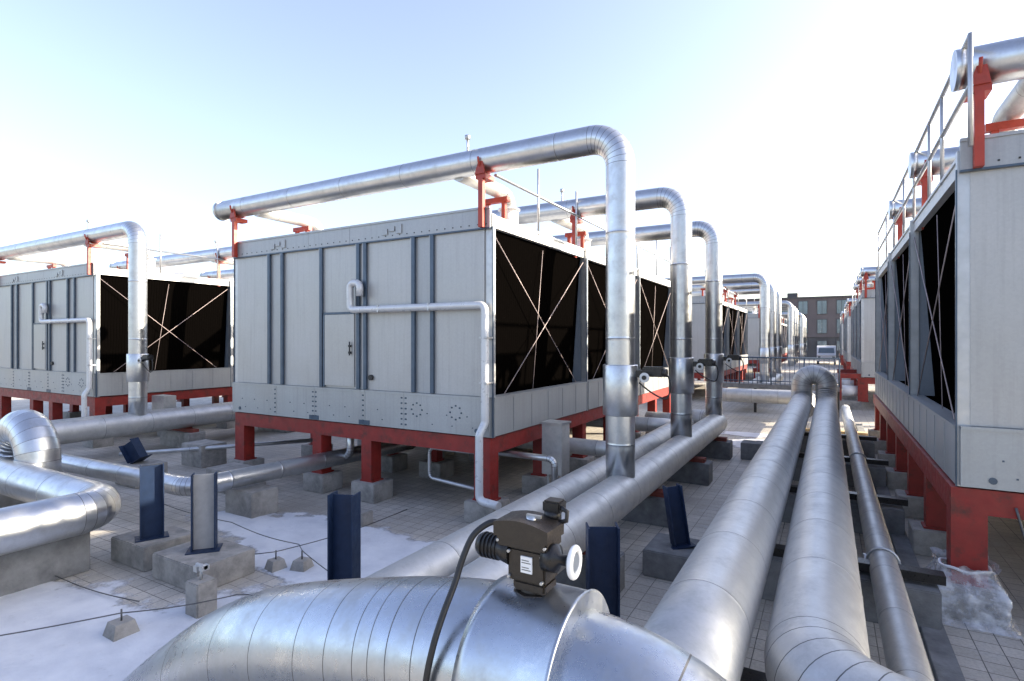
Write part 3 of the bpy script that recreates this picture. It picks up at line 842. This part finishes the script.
plinth(-7.75, 4.0, .82, .66, .30, 'square concrete plinth carrying the leftmost navy post', 'concrete plinths of the navy posts')
plinth(-6.63, 4.0, .95, .72, .30, 'square concrete plinth carrying the sunlit navy post', 'concrete plinths of the navy posts')
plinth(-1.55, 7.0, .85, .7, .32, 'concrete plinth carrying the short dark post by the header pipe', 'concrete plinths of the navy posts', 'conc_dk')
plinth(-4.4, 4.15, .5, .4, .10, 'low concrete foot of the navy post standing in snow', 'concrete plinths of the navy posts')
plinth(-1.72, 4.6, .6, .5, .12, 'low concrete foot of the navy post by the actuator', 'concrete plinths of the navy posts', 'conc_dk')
plinth(-12.0, 5.95, .8, .6, .42, 'concrete plinth below the slanted navy post', 'concrete plinths of the navy posts')

# bollard with clamp
t = thing('concrete_bollard', 'slim square concrete bollard with a wire clamp on top, in snow', 'bollard', (-5.72, 3.42, 0))
MB().box(-5.83, -5.61, 3.31, 3.53, 0, .36, 0, .012).build('block', 'conc', t)
m = MB(); m.tube([(-5.72, 3.42, .34), (-5.72, 3.42, .52)], .016, 10); m.tube([(-5.80, 3.42, .50), (-5.64, 3.42, .50)], .022, 10)
m.box(-5.80, -5.74, 3.38, 3.46, .44, .50); m.box(-5.70, -5.64, 3.38, 3.46, .47, .52); m.build('clamp', 'galv_dull', t)
# wire holders (pyramidal blocks)
def holder(x, y, label, s=1.):
    t = thing('wire_holder', label, 'wire holder', (x, y, 0), 'small concrete lightning wire holders')
    m = MB(); b = .115*s; c = .08*s; h = .14*s; n = len(m.v)
    m.v += [(x-b, y-b, 0), (x+b, y-b, 0), (x+b, y+b, 0), (x-b, y+b, 0), (x-c, y-c, h), (x+c, y-c, h), (x+c, y+c, h), (x-c, y+c, h)]
    m.f += [[3, 2, 1, 0], [4, 5, 6, 7], [0, 1, 5, 4], [1, 2, 6, 5], [2, 3, 7, 6], [3, 0, 4, 7]]; m.m += [0]*6; m.sm += [False]*6
    m.build('block', 'conc', t); MB().tube([(x, y, h), (x, y, h + .11)], .009, 8).build('pin', 'wire', t)
    t.rotation_euler = (0, 0, random.uniform(-.3, .5))
holder(-5.97, 2.78, 'small pyramid concrete wire holder alone in the near snow', 1.05)
holder(-6.02, 4.55, 'small pyramid concrete wire holder left of its twin behind the bollard', .9)
holder(-5.72, 4.70, 'small pyramid concrete wire holder right of its twin behind the bollard', .95)
def wire(label, pts, r=.006):
    q = []
    for a, b in zip(pts, pts[1:]):
        a = Vector(a); b = Vector(b)
        for k in range(10):
            u = k / 10; p = a.lerp(b, u); p.z -= .05 * math.sin(PI * u) * min(1, (b - a).length / 2); q.append(p)
    q.append(Vector(pts[-1])); tag(MB().tube(q, r, 6).build('wire', 'wire', None, pts[0]), label, 'wire', 'lightning wires strung over the roof')
wire('thin dark wire running over the near snow to its pyramid holder', [(-7.6, .9, .2), (-5.97, 2.78, .22), (-5.4, 3.6, .2), (-4.5, 4.4, .2)])
wire('thin dark wire crossing the snow strip from left to right', [(-10.2, 5.1, .2), (-7.6, 5.0, .2), (-6.02, 4.9, .2), (-5.72, 4.72, .22), (-4.2, 4.3, .2)])
wire('thin dark wire slanting across the snow strip to the tower legs', [(-6.9, 4.1, .16), (-6.02, 4.55, .22), (-5.9, 6.9, .15)])
wire('thin pale wire on the pavers behind the plinths at left', [(-9.6, 2.9, .08), (-8.2, 3.0, .08), (-6.4, 3.15, .08)])

# ------------------------------------------------------------------ supports below pipes
def sleeper(y, label, x0=-1.1, x1=.95, h=.46):
    t = thing('pipe_sleeper', label, 'pipe support', ((x0 + x1)/2, y, 0), 'sleepers under the twin pipes')
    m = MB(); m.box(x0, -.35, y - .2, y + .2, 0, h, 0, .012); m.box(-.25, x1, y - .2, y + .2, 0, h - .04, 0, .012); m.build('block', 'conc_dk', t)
    b = MB(); b.box(x0 - .05, x1 + .05, y - .08, y + .08, h + .001, h + .09); b.build('beam', 'black', t)
    for px, r_, zc in ((-.66, .265, 1.15), (-.06, .265, 1.10)):
        s = MB(); s.box(px - .1, px + .1, y - .06, y + .06, h + .09, zc - r_ + .01); s.box(px - .16, px + .16, y - .07, y + .07, zc - r_ - .02, zc - r_ + .015); s.build('saddle', 'rust', t)
    s = MB(); s.box(.5 - .03, .5 + .03, y - .02, y + .02, h - .3, .37)
    return t
for k, y in enumerate((4.15, 6.9, 9.9, 12.9, 15.9)):
    sleeper(y, 'dark concrete sleeper under the twin pipes, %s from the camera' % ordn[k])
def clampring(y, label):
    t = thing('pipe_clamp', label, 'pipe clamp', (.5, y, .36), 'clamps on the slim pipe')
    a = [(.5 + .15*math.cos(q), y, .5 + .15*math.sin(q)) for q in [2*PI*k/20 for k in range(21)]]
    m = MB(); m.tube(a, .014, 8, 0, False); m.build('ring', 'rail', t)
    m = MB(); m.box(.30, .42, y - .09, y + .09, .42, .46); m.tube([(.34, y, .40), (.34, y, .56)], .02, 8); m.tube([(.34, y, .45), (.34, y, .48)], .07, 14); m.build('bolt', 'rail', t)
clampring(7.1, 'bolted clamp on the slim pipe, nearer one'); clampring(12.9, 'bolted clamp on the slim pipe, farther one')
def hsup(x, y, label, w=.7):
    t = thing('header_support', label, 'pipe support', (x, y, 0), 'supports under the header pipes')
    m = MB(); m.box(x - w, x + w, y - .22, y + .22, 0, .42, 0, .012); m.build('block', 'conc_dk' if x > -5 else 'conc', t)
    b = MB(); b.box(x - w*.85, x + w*.85, y - .1, y + .1, .42, .50); b.box(x + .12, x + .32, y - .08, y + .08, .50, .58); b.box(x - .42, x - .22, y - .08, y + .08, .50, .6); b.build('saddle', 'rust', t)
for k, y in enumerate((3.4, 6.0, 8.75, 11.6, 14.3)):
    hsup(-2.75, y, 'concrete support with rusty saddle under the centre header, %s from the camera' % ordn[k])
for k, y in enumerate((5.4, 8.6, 11.6)):
    hsup(-15.25, y, 'concrete support under the left header pipe, %s from the camera' % ordn[k])
plinth(-9.9, 6.6, 1.0, .6, .42, 'pale concrete block under the low pipe left of the centre tower', 'loose concrete blocks on the roof')
plinth(-8.35, 5.85, .7, .5, .42, 'pale concrete block under the low pipe before the red legs', 'loose concrete blocks on the roof')
plinth(-6.35, 6.35, .25, .25, .2, 'small concrete stub in front of the third red leg', 'loose concrete blocks on the roof')
plinth(-1.5, 14.6, .7, .5, .4, 'concrete block at the end of the centre header', 'loose concrete blocks on the roof', 'conc_dk')
plinth(-12.6, 7.6, .8, .6, .5, 'concrete block in the gap beyond the slanted navy post', 'loose concrete blocks on the roof')
tag(MB().box(-1.3, .95, 14.55, 14.8, .0, .16, 0, .01).build('timber_plank', 'wood', None, (0, 14.7, 0)), 'yellowish timber lying across under the twin pipes', 'timber')
tag(MB().box(-1.1, 1.0, 19.3, 19.6, .0, .14, 0, .01).build('timber_plank', 'wood', None, (0, 19.4, 0)), 'pale timber lying beyond the pipe arch', 'timber')
# low kerb along the right-hand stand
kb = MB(); kb.box(.78, .98, 4.4, 22, 0, .07, 0, .006)
tag(kb.build('drain_kerb', 'conc_dk', None, (.88, 5, 0)), 'low grey concrete edging along the slim pipe', 'kerb', None, 'structure')

# ------------------------------------------------------------------ square conduit on the tower fronts
def conduit(X0, label, full=True):
    t = thing('drain_pipe', label, 'drain pipe', (X0 - 2.86, YF - .1, 3.4), 'pale drain pipes on the tower fronts')
    m = MB(); y = YF - .12; r = .062
    p, _ = rounded([(X0 - 2.66, y, 3.66), (X0 - 2.66, y, 3.90), (X0 - 2.90, y, 3.90), (X0 - 2.90, y, 3.42), (X0 - .02, y, 3.42), (X0 - .02, y, 1.60), (X0 - .06, y - .10, 1.42), (X0 - .06, y - .10, .42), (X0 + .35, y - .2, .42)], .09, 4)
    m.tube(p, r, 14); m.build('pipe', 'pvc', t)
    s = MB()
    for xx in (-2.2, -1.1): s.box(X0 + xx, X0 + xx + .03, y - .06, YF, 3.36, 3.48)
    for zz in (2.2, 2.9): s.box(X0 - .09, X0 + .05, y - .06, YF, zz, zz + .03)
    s.build('bracket', 'rail', t)
conduit(XC, 'pale drain pipe running across the centre tower front and down its corner')
conduit(XL, 'pale drain pipe running across the left-edge tower front')

# silver cabinet under the centre tower
t = thing('control_cabinet', 'silvery upright cabinet under the side of the centre tower', 'cabinet', (-4.12, 8.75, .0))
m = MB(); m.box(-4.34, -3.96, 8.62, 8.96, .55, 1.42, 0, .008); m.build('body', 'galv_dull', t)
m = MB(); m.box(-4.36, -3.94, 8.60, 8.98, 1.42, 1.45); m.build('lid', 'galv', t)
for lx in (-4.30, -4.03): MB().box(lx, lx + .04, 8.75, 8.8, 0, .55).build('leg', 'galv_dull', t)
t = thing('control_cabinet', 'silvery upright cabinet under the left-edge tower side', 'cabinet', (-16.6, 8.75, .0))
MB().box(-16.84, -16.2, 8.62, 8.96, .45, 1.3, 0, .008).build('body', 'galv_dull', t)

# ------------------------------------------------------------------ wrapped foot
def bag():
    m = MB(); cx, cy = 1.24, 7.42; nz, ns = 22, 72; rows = []
    for i in range(nz + 1):
        u = i / nz
        z = .005 + .56 * u
        base = .33 if u < .55 else .33 - .13 * ((u - .55) / .45) ** .7
        if u > .9: base += .07 * (u - .9) / .1
        if u < .08: base += .08 * (1 - u / .08)
        row = []
        for k in range(ns):
            a = 2*PI*k/ns; c, s = math.cos(a), math.sin(a)
            sq = 1 / max(abs(c), abs(s)) ** .8
            rr = base * sq * (1 + .06*noise.noise(Vector((c*2.2, s*2.2, u*3))) + .04*noise.noise(Vector((c*7, s*7, u*9))) + .035*math.sin(a*13 + u*9) * u)
            zz = z + .035*noise.noise(Vector((c*4, s*4, u*5))) * (u > .05)
            row.append(len(m.v)); m.v.append((cx + rr*c, cy + rr*s, zz))
        rows.append(row)
    for i in range(nz):
        for k in range(ns):
            m.f.append([rows[i][k], rows[i][(k+1) % ns], rows[i+1][(k+1) % ns], rows[i+1][k]]); m.m.append(0); m.sm.append(True)
    o = m.build('plastic_wrap', 'bag', None, (cx, cy, 0))
    tag(o, 'crumpled clear plastic wrapped around the foot of the right red leg', 'plastic wrap')
    k_ = MB(); k_.tube([(cx + .21*math.cos(a) , cy + .19*math.sin(a), .50 + .01*math.sin(5*a)) for a in [2*PI*q/24 for q in range(25)]], .016, 8, 0, False)
    k_.build('tie', 'white', o)
bag()
wire('thin cable hanging below the right tower front beam', [(1.62, 7.28, 1.2), (1.78, 7.2, .5), (1.95, 7.1, .02)], .012)

# ------------------------------------------------------------------ far railed platform
t = thing('railed_platform', 'steel platform with thin balustrade crossing between the tower rows', 'platform', (-1.9, 24.0, 0))
m = MB(); m.box(-4.3, .35, 23.7, 24.6, .98, 1.15); m.build('deck', 'conc_dk', t)
m = MB(); m.tube([(-4.3, 23.75, 2.2), (.35, 23.75, 2.2)], .03, 8); m.tube([(-4.3, 23.75, 1.28), (.35, 23.75, 1.28)], .02, 8); m.build('rail', 'rib', t)
for k in range(29):
    x = -4.25 + k * .164
    MB().tube([(x, 23.75, 1.15), (x, 23.75, 2.2)], .026 if k % 7 == 0 else .011, 6).build('baluster', 'rib', t)
for x in (-4.1, -2.6, -.2, .25):
    MB().box(x, x + .1, 24.0, 24.1, 0, .98).build('leg', 'dark', t)

# red machinery bases beyond
for k, (x, y) in enumerate(((.75, 27.2), (.75, 31.0), (-2.9, 30.2))):
    t = thing('pump_frame', ['red pump frame beyond the platform at right, nearer', 'red pump frame beyond the platform at right, farther', 'red pump frame behind the distant risers'][k], 'pump frame', (x, y, 0), 'red frames beyond the platform')
    m = MB(); m.box(x - .4, x + .4, y - .3, y + .3, 0, .35); m.build('base', 'conc', t)
    for sx in (-.35, .29):
        MB().box(x + sx, x + sx + .07, y - .25, y - .18, .35, 1.5).build('leg', 'red', t)
    MB().box(x - .4, x + .4, y - .28, y - .15, 1.3, 1.5).build('crossbar', 'red', t)
    MB().tube([(x - .25, y + .1, .75), (x + .3, y + .1, .75)], .22, 16).build('motor', 'white', t)

# distant van
def van(x, y):
    t = thing('parked_van', 'small white van with a wide grey windscreen far down the aisle', 'van', (x, y, .0))
    m = MB(); w = 1.0
    prof = [(y, .35), (y, 1.15), (y + .35, 1.3), (y + .95, 2.05), (y + 1.3, 2.22), (y + 4.4, 2.22), (y + 4.6, 1.9), (y + 4.6, .35)]
    m.poly([(x - w, a, b) for a, b in prof], (2*w, 0, 0)); m.build('body', 'vanp', t)
    g = MB(); g.poly([(x - .85, y + .395, 1.36), (x + .85, y + .395, 1.36), (x + .78, y + .87, 1.96), (x - .78, y + .87, 1.96)], (0, -.02, .01)); g.build('windscreen', 'glass', t)
    for s in (-.75, .75): MB().box(x + s - .14, x + s + .14, y - .02, y + .03, .8, .98).build('headlight', 'glass', t)
    for s in (-1.0, .8):
        for yy in (.9, 3.6): MB().tube([(x + s, y + yy, .34), (x + s + .2, y + yy, .34)], .34, 18).build('wheel', 'dark', t)
van(-.25, 76)

# far building
t = thing('office_building', 'dark grey building with tall window strips closing the aisle', 'building', (-12, 100, 0))
x0, x1, yb = -34, 12, 98
m = MB(); m.box(x0, x1, yb, yb + 18, 3.4, 9.45); m.build('upper_wall', 'bldg', t)
m = MB(); m.box(x0, x1, yb + .15, yb + 18, 0, 3.4); m.build('base_wall', 'bldg_lo', t)
m = MB(); m.box(x0 - .2, x1 + .2, yb - .2, yb + 18, 9.45, 9.7); m.build('parapet', 'bldg_lo', t)
m = MB(); m.box(-5.9, -4.4, yb + 3, yb + 6, 9.7, 10.6); m.build('roof_box', 'bldg_lo', t)
for k in range(17):
    x = x0 + 1.2 + k * 2.6
    for z0, z1 in ((6.9, 9.1), (3.9, 6.2), (1.2, 2.9)):
        f = MB(); f.box(x, x + 1.4, yb - .06, yb + .05 if z0 > 3 else yb + .2, z0, z1); f = f.build('window', 'bldg_lo', t)
        p = MB(); p.box(x + .08, x + .67, yb - .09, yb - .05, z0 + .1, z1 - .1); p.box(x + .73, x + 1.32, yb - .09, yb - .05, z0 + .1, z1 - .1); p.build('pane', 'glass', f)

# ------------------------------------------------------------------ light, sky, camera
AZ, EL = 59, 21.5
sc = bpy.context.scene
w = bpy.data.worlds.new('World'); sc.world = w; w.use_nodes = True
nt = w.node_tree; bg = nt.nodes['Background']
sky = nt.nodes.new('ShaderNodeTexSky'); sky.sky_type = 'NISHITA'; sky.sun_disc = False
sky.sun_elevation = R(EL); sky.sun_rotation = R(AZ); sky.altitude = 50
sky.air_density = 1.0; sky.dust_density = 2.6; sky.ozone_density = 3.0
hs = nt.nodes.new('ShaderNodeHueSaturation'); hs.inputs['Saturation'].default_value = .84; hs.inputs['Hue'].default_value = .513
nt.links.new(sky.outputs['Color'], hs.inputs['Color'])
wm = mix(nt, 1.0, hs.outputs['Color'], (1.035, 1.0, .955), 'MULTIPLY')
nt.links.new(wm, bg.inputs['Color']); bg.inputs['Strength'].default_value = .135
sl = bpy.data.lights.new('sun', 'SUN'); sl.energy = 4.5; sl.angle = R(.5); sl.color = (1, .88, .70)
so = bpy.data.objects.new('sun', sl); C.objects.link(so)
dirv = Vector((math.sin(R(AZ))*math.cos(R(EL)), math.cos(R(AZ))*math.cos(R(EL)), math.sin(R(EL))))
so.rotation_euler = (-dirv).to_track_quat('-Z', 'Y').to_euler()
so.location = (20, 10, 20)
cam = bpy.data.cameras.new('camera'); cam.lens = 553 / 1024 * 36; cam.sensor_width = 36; cam.clip_start = .05; cam.clip_end = 2000
co = bpy.data.objects.new('camera', cam); C.objects.link(co); co.location = (0, 0, 2.87); co.rotation_euler = (R(90), 0, R(29.8))
sc.camera = co
vs = sc.view_settings; vs.view_transform = 'Standard'; vs.look = 'None'; vs.gamma = 1; vs.exposure = 1.9; vs.use_curve_mapping = False
